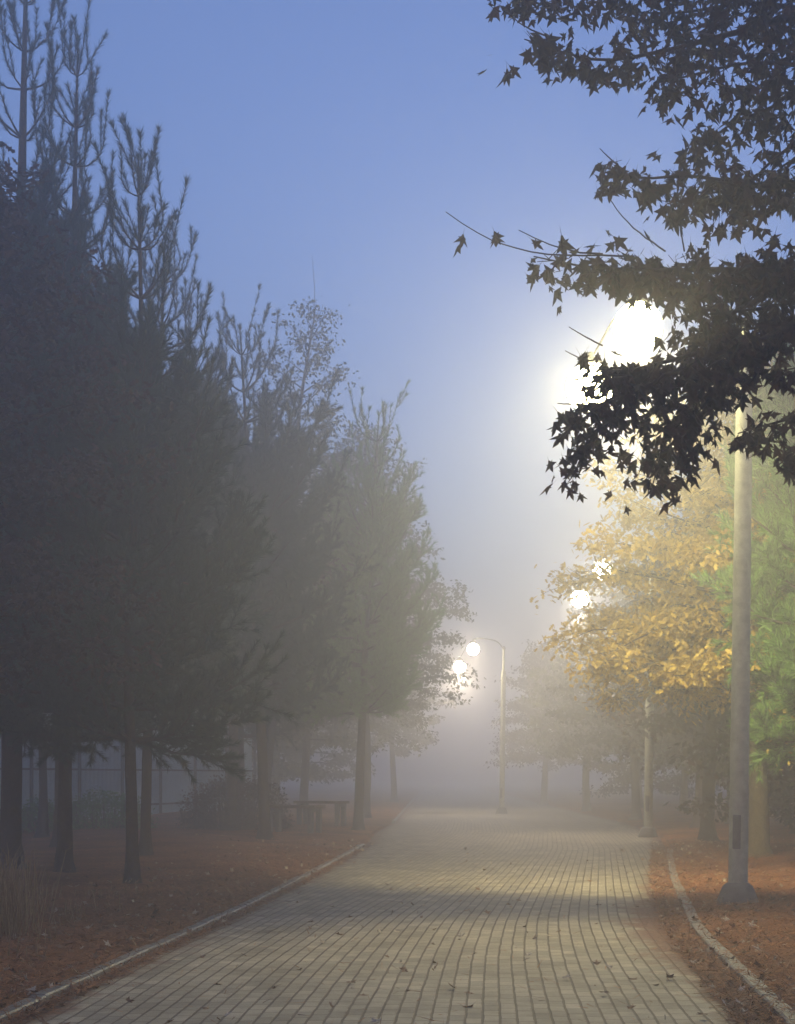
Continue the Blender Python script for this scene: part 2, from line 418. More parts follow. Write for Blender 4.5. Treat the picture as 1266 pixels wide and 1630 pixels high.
LOBED = fan([(-.03, 0), (-.2, .18), (-.09, .28), (-.34, .5), (-.12, .58), (-.22, .85), (0, 1.0), (.22, .85), (.12, .58), (.34, .5), (.09, .28), (.2, .18)])
OVAL = (np.array([[0, 0, 0], [-.26, .45, -.06], [0, 1, -.05], [.26, .45, -.06]], float), np.array([[0, 2, 1], [0, 3, 2]]))

def rand_rot(rng, n, droop=0.6, spread=0.9):
    """leaf frames: +Y of the leaf points outward / down"""
    az = rng.uniform(0, 2 * np.pi, n)
    dz = -droop + rng.normal(size=n) * spread * .6
    y = norm(np.stack([np.cos(az), np.sin(az), dz], -1))
    up = norm(np.array([0, 0, 1.0]) + rng.normal(size=(n, 3)) * spread * .7)
    x = norm(np.cross(y, up)); z = np.cross(x, y)
    return np.stack([x, y, z], -1)

def spline(pts, n):
    pts = np.asarray(pts, float)
    if len(pts) == 2:
        tt = np.linspace(0, 1, n)[:, None]; return pts[0] * (1 - tt) + pts[1] * tt
    d = np.concatenate([[0], np.cumsum(np.linalg.norm(np.diff(pts, axis=0), axis=1))])
    q = np.linspace(0, d[-1], n)
    P = np.concatenate([[2 * pts[0] - pts[1]], pts, [2 * pts[-1] - pts[-2]]])
    out = []
    for s in q:
        k = min(np.searchsorted(d, s, 'right') - 1, len(pts) - 2); tt = (s - d[k]) / max(d[k + 1] - d[k], 1e-9)
        p0, p1, p2, p3 = P[k:k + 4]
        out.append(.5 * (2 * p1 + (p2 - p0) * tt + (2 * p0 - 5 * p1 + 4 * p2 - p3) * tt ** 2 + (3 * p1 - p0 - 3 * p2 + p3) * tt ** 3))
    return np.array(out)

# ------------------------------------------------------------------ pine
def needles(mb, P, D, L, per, nlen, nw, rng, mat_i, tuft=0.2):
    """bottlebrush shoots: P base (n,3), D direction, L length"""
    n = len(P); N = n * per
    k = rng.choice(n, N, p=L / L.sum())
    tt = rng.uniform(0.03, 1.0, N)
    tt = np.where(rng.uniform(size=N) < tuft, 1 - .09 / L[k] * rng.uniform(0, 1, N), tt)
    d = D[k]
    base = P[k] + d * (tt * L[k])[:, None]
    rad = rng.normal(size=(N, 3)); rad -= d * (rad * d).sum(1, keepdims=True); rad = norm(rad)
    al = rng.normal(0.62, .16, N)
    nd = norm(d * np.cos(al)[:, None] + rad * np.sin(al)[:, None] + np.array([0, 0, .05]))
    ln = nlen * rng.uniform(.7, 1.2, N)
    side = norm(np.cross(nd, rng.normal(size=(N, 3)))) * (nw * .5)
    v = np.stack([base - side, base + side, base + nd * ln[:, None]], 1).reshape(-1, 3)
    mb.add(v, np.arange(N * 3).reshape(-1, 3), mat_i)

def pine(name, label, x, y, h, crown0, rad, seed, lean=(0, 0), per=64, nlen=.085, nw=.008, trunk_r=.13, sides=7, mat_n='needle', mat_b='bark', whorl=.42, group=None, candelabra=1.0, pexp=.6, trunk_bend=0.0, sag=0.0):
    rng = np.random.default_rng(seed)
    z0 = float(hump(np.array([x]), np.array([y]))[0]) - .05
    root = thing(name, label, 'tree', (x, y, z0), 0, group)
    tz = np.concatenate([[0, .06, .14, .26, .45], np.linspace(.8, h, 24)])
    bend = np.stack([lean[0] * (tz / h) ** 1.3 + trunk_bend * np.sin(tz * .9 + seed), lean[1] * (tz / h) ** 1.3 + trunk_bend * np.cos(tz * .7 + seed * 2), tz], -1)
    bend[:, :2] -= bend[0, :2]
    rr = trunk_r * np.clip(1 - tz / h, 0, 1) ** .8 + .009
    rr *= 1 + .85 * np.exp(-tz / .16)
    tm = MB(); tm.tube(bend, rr, 10, 0, wob=.05, rng=rng)
    tm.build('trunk', M[mat_b], root)
    cm = MB()
    def tp(z): return np.array([np.interp(z, tz, bend[:, k]) for k in range(3)])
    SP, SD, SL = [], [], []
    z = crown0
    while z < h - .25:
        u = (z - crown0) / (h - crown0)
        hi = u > .58
        prof = rad * (1 - u) ** pexp * min(1, .72 + u * 1.8) + .2
        nb = 5 if hi else 8
        a0 = rng.uniform(0, 6.28)
        for k in range(nb):
            az = a0 + k * 6.28 / nb + rng.normal() * .3
            L = prof * rng.uniform(.65, 1.15)
            el = .05 + .75 * u ** 1.3 + rng.normal() * .12 - sag * (1 - u)
            if hi: L *= .92; el = .18 + .5 * (u - .58) + rng.normal() * .15
            rise = candelabra * (.28 + .75 * u) + rng.normal() * .1
            hdir = np.array([math.cos(az), math.sin(az), 0])
            s = np.linspace(0, 1, 7)
            P = tp(z) + hdir * (L * s * (1 - .22 * s))[:, None] * math.cos(el) + np.array([0, 0, 1.0]) * (L * (math.sin(el) * s + rise * .55 * s ** 2.4))[:, None]
            P += rng.normal(size=P.shape) * .02 * L * s[:, None]
            cm.tube(P, np.linspace(.008 + .013 * L, .006, 7), 5, 1, cap=False)
            ns = max(2, int(L * 2.7)) if hi else max(4, int(sides * L * 2.2))
            for q in range(ns):
                f = rng.uniform(.3 if hi else .22, 1.0) if q else 1.0
                p = np.array([np.interp(f, s, P[:, c]) for c in range(3)])
                dirb = norm(np.array([np.interp(min(f + .05, 1), s, P[:, c]) - np.interp(f - .05, s, P[:, c]) for c in range(3)]))
                if hi:
                    d = norm(dirb * .6 + rng.normal(size=3) * .24 + np.array([0, 0, .8])); l = rng.uniform(.3, .9) * (.75 if q else 1)
                else:
                    d = norm(dirb + rng.normal(size=3) * .55 + np.array([0, 0, .25 + .7 * u])); l = rng.uniform(.25, .55)
                    if q == 0: d = norm(dirb + np.array([0, 0, .5])); l *= 1.25
                SP.append(p); SD.append(d); SL.append(l)
                if rng.uniform() < (.2 if hi else .55):         # forked side shoots
                    for _ in range(2):
                        d2 = norm(d + rng.normal(size=3) * (.3 if hi else .5) + np.array([0, 0, .25]))
                        SP.append(p + d * l * rng.uniform(.3, .7)); SD.append(d2); SL.append(l * rng.uniform(.5, .85))
            if hi:               # needles on the bare-looking branch itself
                for q in range(2, 6):
                    v_ = P[q + 1] - P[q]; SP.append(P[q]); SD.append(norm(v_)); SL.append(float(np.linalg.norm(v_)))
        z += whorl * rng.uniform(.8, 1.2) * (1 + 1.1 * max(0, (u - .5) / .5))
    top = tp(h)
    SP.append(tp(h - 1.2)); SD.append(norm(top - tp(h - 1.2))); SL.append(1.25)
    for k in range(5):
        a = k * 1.26 + seed
        SP.append(tp(h - 1.15)); SD.append(norm(np.array([math.cos(a) * .6, math.sin(a) * .6, 1]))); SL.append(rng.uniform(.4, .8))
    SP, SD, SL = np.array(SP), np.array(SD), np.array(SL)
    for p, d, l in zip(SP, SD, SL): cm.tube([p, p + d * l], [.006, .004], 3, 1, cap=False)
    needles(cm, SP, SD, SL, per, nlen, nw, rng, 0)
    cm.build('crown', [M[mat_n], M['twig']], root)
    return root

# ------------------------------------------------------------------ broadleaf
def oak(name, label, x, y, h, crown0, rad, seed, leaf='leaf_brown', tmpl=OVAL, nleaf=14, lsize=.1, trunk_r=.13, limbs=34, layer=.16, group=None, lean=(0, 0), twigs=True, mat_b='bark', topthin=.0, cat='tree', prof_pow=.7, bare=0):
    rng = np.random.default_rng(seed)
    z0 = float(hump(np.array([x]), np.array([y]))[0]) - .05
    root = thing(name, label, cat, (x, y, z0), 0, group)
    tz = np.concatenate([[0, .06, .14, .26, .45], np.linspace(.8, h * .97, 20)])
    bend = np.stack([lean[0] * (tz / h) ** 1.4 + .05 * np.sin(tz * 1.1 + seed), lean[1] * (tz / h) ** 1.4 + .05 * np.cos(tz * .8 + seed), tz], -1)
    bend[:, :2] -= bend[0, :2]
    rr = trunk_r * np.clip(1 - tz / h, 0, 1) ** .8 + .008; rr *= 1 + .85 * np.exp(-tz / .16)
    tm = MB(); tm.tube(bend, rr, 10, 0, wob=.04, rng=rng); tm.build('trunk', M[mat_b], root)
    cm = MB(); LP = []
    def tp(z): return np.array([np.interp(z, tz, bend[:, k]) for k in range(3)])
    ga = rng.uniform(0, 6)
    for k in range(limbs):
        u = (k + rng.uniform(.2, .8)) / limbs
        z = crown0 + (h * .96 - crown0) * u
        ga += 2.4
        L = (rad * (1 - u) ** prof_pow * min(1, .65 + u * 1.6) + .3) * rng.uniform(.7, 1.15)
        el = .12 + .75 * u ** 1.6 + rng.normal() * .1
        hd = np.array([math.cos(ga), math.sin(ga), 0])
        s = np.linspace(0, 1, 8)
        droop = .22 * (1 - u)
        P = tp(z) + hd * (L * s * math.cos(el))[:, None] + np.array([0, 0, 1.]) * (L * (math.sin(el) * s - droop * s ** 2.5))[:, None]
        P += np.cumsum(rng.normal(size=P.shape) * .02 * L, 0) * s[:, None]
        cm.tube(P, np.linspace(.01 + .012 * L, .004, 8), 5, 1, cap=False)
        nt = max(3, int(L * 5.5))
        for q in range(nt):
            f = rng.uniform(.25, 1.0) if q else 1.0
            p = np.array([np.interp(f, s, P[:, c]) for c in range(3)])
            d = norm(hd * rng.uniform(.3, 1.0) + np.array([-hd[1], hd[0], 0]) * rng.normal() * .9 + np.array([0, 0, rng.normal() * .22 + .05]))
            l = rng.uniform(.3, .75) * min(1, .45 + L * .3)
            if twigs: cm.tube([p, p + d * l * .6 + [0, 0, .02], p + d * l], [.005, .004, .0025], 3, 1, cap=False)
            thin = 1 - topthin * max(0, (u - .55) / .45)
            m_ = int(nleaf * (.6 + .7 * rng.uniform()) * thin)
            tt = rng.uniform(.1, 1.05, m_)
            LP.append(p + d * (l * tt)[:, None] + rng.normal(size=(m_, 3)) * np.array([.13, .13, layer * .6]))
    for k in range(bare):       # bare whip shoots above the crown
        a = rng.uniform(0, 6.28); p = tp(h * rng.uniform(.84, .95)); l = rng.uniform(.9, 2.0)
        d = norm(np.array([math.cos(a) * .35, math.sin(a) * .35, 1]))
        cm.tube([p, p + d * l * .5 + rng.normal(size=3) * .04, p + d * l], [.012, .008, .004], 4, 1, cap=False)
    LP = np.concatenate(LP); N = len(LP)
    cm.shape(tmpl[0], tmpl[1], LP, rand_rot(rng, N), lsize * rng.uniform(.7, 1.2, N), 0)
    cm.build('crown', [M[leaf], M['twig']], root)
    return root

# ------------------------------------------------------------------ foreground tree (star-shaped leaves, right edge)
def star_tree():
    rng = np.random.default_rng(11)
    bx, by = 4.0, 9.6
    z0 = float(hump(np.array([bx]), np.array([by]))[0]) - .05
    root = thing('star_leaf_tree', 'dark star-leaved tree reaching in from the right edge, in front of the nearest lamp', 'tree', (bx, by, z0))
    tz = np.linspace(0, 9.5, 22)
    tr = np.stack([.06 * np.sin(tz * .8), .06 * np.cos(tz * .6) - .06, tz], -1)
    rr = .17 * (1 - tz / 10.5) ** .8 + .01; rr[0] *= 1.3
    tm = MB(); tm.tube(tr, rr, 12, 0, wob=.04, rng=rng); tm.build('trunk', M['bark'], root)
    org = np.array([bx, by, z0])
    cm = MB(); LP = []; LR = []; LS = []
    # limbs: target points as (photo column, row, distance), half thickness in metres, leaves per metre
    L = [
        ([(1320, 30, 9.4), (1180, 50, 9.2), (1060, 80, 9.0), (950, 95, 8.9), (835, 62, 8.8)], .13, 130, .55),
        ([(1330, -40, 9.6), (1150, -30, 9.5), (1000, -18, 9.5), (880, -4, 9.4), (790, -4, 9.4)], .11, 120, .45),
        ([(1320, 20, 9.9), (1200, 5, 9.8), (1080, 20, 9.8), (990, 18, 9.7)], .15, 150, .5),
        ([(1330, 120, 9.2), (1200, 100, 9.0), (1110, 118, 9.0), (1055, 130, 8.9)], .17, 170, .6),
        ([(1320, 130, 9.7), (1230, 170, 9.6), (1160, 200, 9.5), (1120, 235, 9.4)], .15, 150, .7),
        ([(1330, 220, 9.3), (1250, 240, 9.3), (1190, 300, 9.2), (1170, 345, 9.1)], .17, 130, .7),
        ([(1330, 310, 9.3), (1200, 295, 9.2), (1100, 280, 9.1), (1020, 283, 9.0), (955, 262, 9.0)], .12, 150, .55),
        ([(1330, 300, 9.8), (1230, 290, 9.6), (1120, 310, 9.5), (1060, 325, 9.5)], .13, 130, .6),
        ([(1330, 450, 9.0), (1180, 430, 8.8), (1060, 430, 8.7), (940, 425, 8.6), (850, 408, 8.5)], .11, 140, .55),
        ([(1320, 420, 9.5), (1200, 440, 9.4), (1100, 440, 9.3), (985, 410, 9.2)], .15, 160, .65),
        ([(1330, 480, 9.4), (1220, 490, 9.2), (1130, 500, 9.1), (1075, 505, 9.1)], .17, 150, .7),
        ([(1330, 400, 9.8), (1240, 420, 9.7), (1150, 450, 9.6), (1090, 470, 9.5)], .17, 140, .7),
        ([(1330, 530, 9.7), (1230, 520, 9.6), (1150, 530, 9.5), (1100, 545, 9.4)], .16, 150, .7),
        ([(1320, 530, 8.9), (1200, 545, 8.8), (1080, 590, 8.7), (985, 635, 8.6), (895, 665, 8.5)], .11, 130, .6),
        ([(1200, 550, 9.2), (1110, 620, 9.0), (1020, 665, 8.9), (940, 690, 8.9), (905, 755, 8.8)], .12, 120, .6),
        ([(1180, 560, 9.0), (1100, 640, 8.9), (1060, 700, 8.9), (1040, 770, 8.8)], .12, 140, .7),
        ([(1190, 570, 9.3), (1130, 640, 9.2), (1100, 700, 9.2), (1085, 745, 9.1)], .14, 150, .7),
        ([(1120, 560, 9.0), (1050, 578, 8.9), (990, 590, 8.8), (935, 580, 8.8)], .10, 190, .6),
        ([(1100, 590, 8.8), (1040, 600, 8.7), (960, 595, 8.6)], .07, 70, .5),
        ([(1340, 660, 9.0), (1240, 672, 8.9), (1175, 690, 8.8)], .10, 130, .6),
        ([(1340, 690, 9.4), (1275, 715, 9.3), (1240, 740, 9.2)], .09, 110, .6),
        ([(1340, 560, 9.0), (1290, 580, 8.9), (1245, 590, 8.9)], .09, 110, .6),
        # out of the photo, but the tree is whole
        ([(1700, 60, 9.3), (1850, 50, 9.0), (1990, 40, 8.8)], .25, 200, .6),
        ([(1700, 260, 10.3), (1850, 250, 11), (1950, 240, 11.6)], .25, 200, .6),
        ([(1690, 430, 9.0), (1830, 440, 8.2), (1930, 450, 7.8)], .25, 200, .6),
        ([(1640, -200, 10.0), (1560, -300, 10.6), (1500, -380, 11.2)], .25, 200, .6),
        ([(1500, -150, 9.0), (1400, -260, 8.8), (1330, -340, 8.6)], .25, 160, .6),
    ]
    for pts, hw, dens, dr in L:
        P = [at(*p) - org for p in pts]
        if pts[0][0] > 1300:
            zt = P[0][2] - (.35 if pts[0][0] < 1500 else .2)
            zt = min(max(zt, 2.4), 9.2)
            start = np.array([np.interp(zt, tz, tr[:, 0]), np.interp(zt, tz, tr[:, 1]), zt])
            P = [start] + P
        S = spline(P, 26)
        ln = np.linalg.norm(np.diff(S, axis=0), axis=1).sum()
        cm.tube(S, np.linspace(.008 + .009 * ln, .0035, 26), 6, 1, cap=False)
        i0 = 8 if pts[0][0] > 1300 else 2
        q = rng.uniform(i0 / 25, 1, int(ln * 7))
        # short leafy twigs
        for f in q:
            k = f * 25; a = int(min(k, 24)); p = S[a] + (S[min(a + 1, 25)] - S[a]) * (k - a)
            tdir = norm(S[min(a + 1, 25)] - S[a])
            d = norm(tdir * .7 + rng.normal(size=3) * .6 + [0, 0, -.15]); l = rng.uniform(.5, 1.5) * hw * (1.25 - .6 * f)
            cm.tube([p, p + d * l], [.004, .002], 3, 1, cap=False)
        N = int(ln * (1 - i0 / 25) * dens * 1.12)
        f = rng.uniform(i0 / 25, 1.0, N) ** .9
        k = f * 25; a = np.minimum(k.astype(int), 24); p = S[a] + (S[a + 1] - S[a]) * (k - a)[:, None]
        clump = .55 + .45 * np.sin(f * ln * 9 + rng.uniform(0, 6))
        off = rng.normal(size=(N, 3)) * (hw * (1.15 - .5 * f) * (.5 + .6 * clump))[:, None] * np.array([.9, 1.0, .85]) + np.array([0, 0, -.03])
        LP.append(p + off); LR.append(rand_rot(rng, N, dr + .45, .8)); LS.append(rng.uniform(.06, .13, N))
    # long bare twigs
    for pts in ([(1010, 408, 8.6), (930, 392, 8.5), (860, 384, 8.5), (780, 368, 8.5), (710, 337, 8.4)], [(960, 404, 8.6), (900, 388, 8.6), (826, 366, 8.6)],
                [(880, 60, 8.8), (840, 40, 8.8), (808, 20, 8.8)], [(990, 268, 9), (955, 236, 9)], [(960, 550, 8.8), (906, 520, 8.8)], [(945, 575, 8.8), (900, 558, 8.8)],
                [(1060, 400, 9.3), (1000, 350, 9.3), (960, 300, 9.3)], [(940, 648, 8.6), (888, 642, 8.5)], [(1090, 400, 9.4), (1080, 345, 9.4)]):
        P = spline([at(*p) - org for p in pts], 12); P[:, 2] -= .07 * np.linalg.norm(P[-1] - P[0]) * np.sin(np.linspace(0, np.pi, 12)) * rng.uniform(-.3, 1); P[1:-1] += rng.normal(size=(10, 3)) * .003 * min(1, np.linalg.norm(P[-1] - P[0]))
        cm.tube(P, np.linspace(.006, .0025, 12), 5, 1, cap=False)
    for px, py, Yd in ((738, 372, 8.4), (735, 385, 8.4), (787, 368, 8.5), (790, 374, 8.5), (952, 258, 9.0), (1105, 215, 9.3), (1108, 200, 9.3), (905, 775, 8.8), (912, 765, 8.8), (1100, 385, 9.2), (1122, 382, 9.2)):
        LP.append((at(px, py, Yd) - org)[None]); LR.append(rand_rot(rng, 1, 1.2, .5)); LS.append(np.array([.09]))
    LS = np.concatenate(LS) * 1.15; n_ = len(LS)
    cm.shape(STAR[0], STAR[1], np.concatenate(LP), np.concatenate(LR), LS[:, None] * np.stack([rng.uniform(.6, 1.1, n_), rng.uniform(.8, 1.15, n_), rng.uniform(-1.5, 3.5, n_)], -1), 0)
    cm.build('crown', [M['leaf_dark'], M['twig']], root)
star_tree()

# ------------------------------------------------------------------ street lamps
BEAM = {'globe_warm': (1.0, .86, .46), 'globe_far': (1.0, .83, .64)}
def lamp(label, x, y, group, gm, beams=(), gr=.28):
    """tall pole, arm towards the path, two glowing globes one below the other"""
    z0 = float(hump(np.array([x]), np.array([y]))[0])
    root = thing('street_lamp', label, 'street lamp', (x, y, z0), 0, group)
    top = 6.55; ln = .085
    def ax(z): return np.array([ln * z / top, 0, z])
    m = MB(); m.tube([ax(.12), ax(2.4), ax(4.6), ax(5.62)], [.110, .103, .096, .092], 20, 0, cap=False)
    m.tube([ax(5.62), ax(5.66), ax(5.665), ax(top)], [.092, .088, .050, .044], 20, 0, cap=True); m.build('pole', M['pole'], root)
    m = MB(); m.lathe([(.0, -.06), (.24, -.06), (.235, .03), (.17, .2), (.13, .24), (.110, .245)], n=24)
    for k in range(4):
        a = k * math.pi / 2 + .5; m.tube([(.21 * math.cos(a), .21 * math.sin(a), .03), (.21 * math.cos(a), .21 * math.sin(a), .09)], .016, 6, 0)
    m.build('base', M['footing'], root)
    m = MB(); q = np.linspace(-.42, .42, 7) - 2.0; zz = np.array([.62, .64, 1.0, 1.02]); rd = np.array([.104, .114, .113, .103])
    Pd = np.stack([np.stack([np.cos(q) * r_ + ln * z_ / top, np.sin(q) * r_, 0 * q + z_], -1) for z_, r_ in zip(zz, rd)])
    i_, j_ = np.meshgrid(np.arange(3), np.arange(6), indexing='ij')
    m.add(Pd.reshape(-1, 3), np.stack([i_ * 7 + j_, i_ * 7 + j_ + 1, (i_ + 1) * 7 + j_ + 1, (i_ + 1) * 7 + j_], -1).reshape(-1, 4)); m.build('access_door', M['footing'], root)
    m = MB(); m.lathe([(.05, -.02), (.062, -.02), (.062, .06), (.03, .1), (0, .11)], c=ax(top), n=16); m.build('pole_cap', M['metal_dark'], root)
    G1 = np.array([-1.14, -.05, top - .02]); G2 = np.array([-1.68, -.1, top - .72])
    m = MB()
    m.tube(spline([ax(top - .02), ax(top) + [-.3, 0, .30], np.array([-.8, -.03, top + .42]), G1 + [0, 0, .40]], 20), .024, 10, 0)
    m.tube([G1 + [-.03, 0, .36], G1 + [-.3, -.02, .05], G2 + [.03, 0, .37]], .011, 8, 0)
    m.build('arm', M['metal_dark'], root)
    for G in (G1, G2):
        c = MB(); c.lathe([(0, .40), (.03, .40), (.05, .345), (.115, .315), (.135, .285), (.13, .26), (0, .26)], c=G, n=20)
        c.build('lamp_cap', M['metal_dark'], root)
        g = MB(); r = gr; an = np.linspace(0.42, math.pi, 13)
        g.lathe([(r * math.sin(q), r * math.cos(q)) for q in an], c=G, n=16); g.build('globe', M[gm], root)
    for G, (en, tgt, cone) in zip((G1, G2), beams):
        ld = bpy.data.lights.new('street_lamp_beam', 'SPOT'); ld.energy = en; ld.color = BEAM[gm]; ld.spot_size = R(cone); ld.spot_blend = 1.0; ld.shadow_soft_size = .12
        lo = bpy.data.objects.new('street_lamp_beam', ld); COL.objects.link(lo); lo.parent = root; lo.location = G + [0, 0, -.42]
        lo.rotation_euler = Vector((tgt[0] - x - G[0], tgt[1] - y - G[1], -(G[2] - .42))).to_track_quat('-Z', 'Y').to_euler()
    return root
lamp('nearest tall grey street lamp, twin lit globes half hidden by dark star leaves', 3.86, 17.1, 'street lamps along the path', 'globe_warm', ((NEAR_A * .85, (1.5, 11.0), 84), (NEAR_B, (4.6, 26.5), 105)))
lamp('middle street lamp, its light glimmering through the yellow leaves', 6.15, 37.0, 'street lamps along the path', 'globe_far', ((FAR_S * .4, (4.6, 46), 130), (FAR_S * .35, (4.0, 34), 130)), .22)
lamp('farthest street lamp, two white lights hanging in fog over the path', 4.15, 60.0, 'street lamps along the path', 'globe_far', ((FAR_S * 1.5, (4.2, 84), 150), (FAR_S * .7, (1.4, 53), 125)), .24)

# ------------------------------------------------------------------ trees, left of the path
oak('brown_oak', 'brown-leaved oak at the left edge, standing nearest the camera', -5.45, 18.6, 9.4, 2.6, 2.75, 21, 'leaf_brown', LOBED, 30, .13, .17, 84)
pine('pine_tree', 'tallest dark pine at the left edge, its top beyond the frame', -5.8, 22.6, 14.2, 2.1, 2.5, 31, (.25, 0), trunk_r=.16, nlen=.115, per=95, pexp=.9)
pine('pine_tree', 'dark pine with thick straight trunk and upright candle tips against the sky', -4.95, 22.4, 12.4, 2.0, 2.4, 32, (.2, 0), trunk_r=.105, nlen=.115, per=95, pexp=.95)
pine('pine_tree', 'dark pine on the thin crooked trunk leaning from the litter bed', -3.52, 20.0, 9.7, 1.95, 2.15, 33, (.15, .1), trunk_r=.078, trunk_bend=.05, nlen=.115, per=90, pexp=.75)
pine('pine_tree', 'pine behind the crooked one, beside the benches, top reaching the oak', -2.95, 33.5, 11.4, 2.9, 2.9, 34, (-.55, 0), trunk_r=.125, per=64, nw=.012, nlen=.13)
oak('layered_oak', 'oak with bare whip shoots above a loosely layered crown, behind the pines', -3.95, 45, 15.9, 4.2, 3.0, 35, 'leaf_olive', OVAL, 26, .14, .16, 70, lean=(1.5, 0), topthin=.35, bare=7)
pine('pine_tree', 'greenish pine with a single tall leader beside the path, lit by the lamps', -1.05, 40.5, 11.2, 3.2, 2.3, 36, (.55, 0), trunk_r=.12, per=44, nw=.013, nlen=.15, mat_n='needle_green')
oak('layered_oak', 'oak with flat layered branches spreading over the path toward the far lamp', -1.15, 52, 13.6, 3.6, 4.4, 37, 'leaf_olive', OVAL, 26, .16, .18, 80, prof_pow=.6, topthin=.3)
oak('young_tree', 'thin bare-stemmed young tree forking in a Y at far left', -7.9, 33.5, 4.6, 2.6, 1.2, 38, 'leaf_olive', OVAL, 6, .11, .11, 12)
for k, (x, y, h, c0, rd, sd, kind, lb) in enumerate([
    (-4.9, 47, 12, 2.6, 2.7, 41, 'p', 'hazy pine behind the hedge, left of the benches'),
    (-3.6, 58, 12.5, 2.8, 3.0, 42, 'o', 'hazy broadleaf tree behind the benches'),
    (-1.6, 66, 12, 3.0, 3.0, 43, 'o', 'foggy tree where the left row meets the bend of the far kerb'),
    (-5.5, 68, 12, 3.0, 3.2, 44, 'o', 'pale fogbound tree deep behind the left row'),
    (-.2, 82, 11, 3.0, 3.0, 45, 'o', 'last tree of the left row, almost lost in fog'),
    ]):
    if kind == 'p': pine('pine_tree', lb, x, y, h, c0, rd, sd, per=34, nw=.016, nlen=.13, sides=6)
    else: oak('hazy_tree', lb, x, y, h, c0, rd, sd, 'leaf_olive', OVAL, 24, .22, .17, 56, twigs=False)
for k, (x, y, h, c0, rd, sd, lb) in enumerate([
    (-5.6, 66, 11.5, 1.2, 3.2, 83, 'fogbound low-skirted tree deep behind the hedge'),
    (-4.8, 78, 11.5, 1.2, 3.6, 85, 'fogbound low-skirted tree deep behind the benches'),
    ]):
    oak('hazy_tree', lb, x, y, h, c0, rd, sd, 'leaf_olive', OVAL, 26, .24, .15, 56, twigs=False)
# ------------------------------------------------------------------ trees, right of the path
oak('yellow_oak', 'yellow-leaved oak on an olive trunk lit up by the nearest street lamp', 6.3, 26.4, 8.6, 2.7, 4.0, 51, 'leaf_yellow', LOBED, 36, .125, .18, 84, layer=.2, mat_b='bark_olive', prof_pow=.55)
pine('pine_tree', 'green pine reaching in from the right edge around the lamp pole', 6.8, 22.6, 9.4, 1.9, 2.6, 52, trunk_r=.19, per=52, nlen=.15, nw=.014, mat_n='needle_bright', mat_b='bark_olive')
for k, (x, y, h, c0, rd, sd, lb) in enumerate([
    (6.9, 33.5, 8.4, 2.6, 2.3, 61, 'dim tree behind the yellow oak, its trunk left of the lamp pole'),
    (8.6, 31.0, 8.8, 1.4, 2.4, 62, 'dark low-branched tree at the right edge behind the green pine'),
    (8.2, 41, 8.2, 2.4, 2.6, 63, 'foggy brown tree past the yellow oak, near the middle lamp'),
    (7.9, 50, 8.2, 2.2, 2.7, 64, 'foggy tree beyond the middle street lamp on the right'),
    (9.8, 44, 9, 1.6, 3.0, 65, 'dim tree filling the dark gap right of the path'),
    (7.8, 62, 8.4, 2.3, 2.7, 66, 'pale foggy tree beside the farthest street lamp'),
    (7.4, 76, 8.2, 2.3, 2.7, 67, 'fogbound tree right of the path end, past the farthest lamp'),
    (11.0, 58, 9, 1.8, 3.2, 68, 'faint tree deep in fog behind the right row'),
    (11.5, 37, 9, 1.0, 2.8, 70, 'dark low-skirted tree at the right edge, second row'),
    (13.0, 48, 9.5, .9, 3.4, 71, 'dim low-skirted tree deep behind the green pine'),
    (10.6, 66, 9, .8, 3.4, 72, 'low-skirted fogbound tree behind the farthest lamp'),
    (14.5, 70, 10, .8, 3.8, 73, 'low-skirted fogbound tree at the far right'),
    (8.3, 30.5, 6.2, .7, 2.2, 74, 'dark bushy young tree under the yellow oak, right of the kerb end'),
    (9.6, 36, 6.5, .6, 2.6, 75, 'murky bushy tree in the gap between yellow oak and dim trunks'),
    (9.0, 92, 9, 2.2, 3.0, 69, 'faintest tree at the end of the right row'),
    ]):
    oak('hazy_tree', lb, x, y, h, c0, rd, sd, 'leaf_olive' if k % 2 else 'leaf_brown', OVAL, 24, .19, .15, 56, twigs=(y < 45))

pine('pine_tree', 'pine right behind the crooked one, its candles highest above the notch', -4.4, 26.3, 10.8, 2.7, 2.5, 50, (.35, 0), trunk_r=.09, nlen=.12, nw=.009, per=85, pexp=.8)
pine('pine_tree', 'dark pine filling the left row between the crooked pine and the hedge', -6.6, 29.5, 11.2, 2.9, 2.8, 47, (.3, 0), per=50, nw=.011, nlen=.1)
pine('pine_tree', 'second-row pine behind the tallest pine at far left', -8.6, 31, 12.6, 3.6, 2.8, 48, per=46, nw=.012, nlen=.1)
oak('hazy_tree', 'brownish broadleaf tree between the hedge pine and the layered oak', -4.4, 39.5, 10.4, 3.6, 2.9, 49, 'leaf_brown', OVAL, 26, .16, .15, 60)
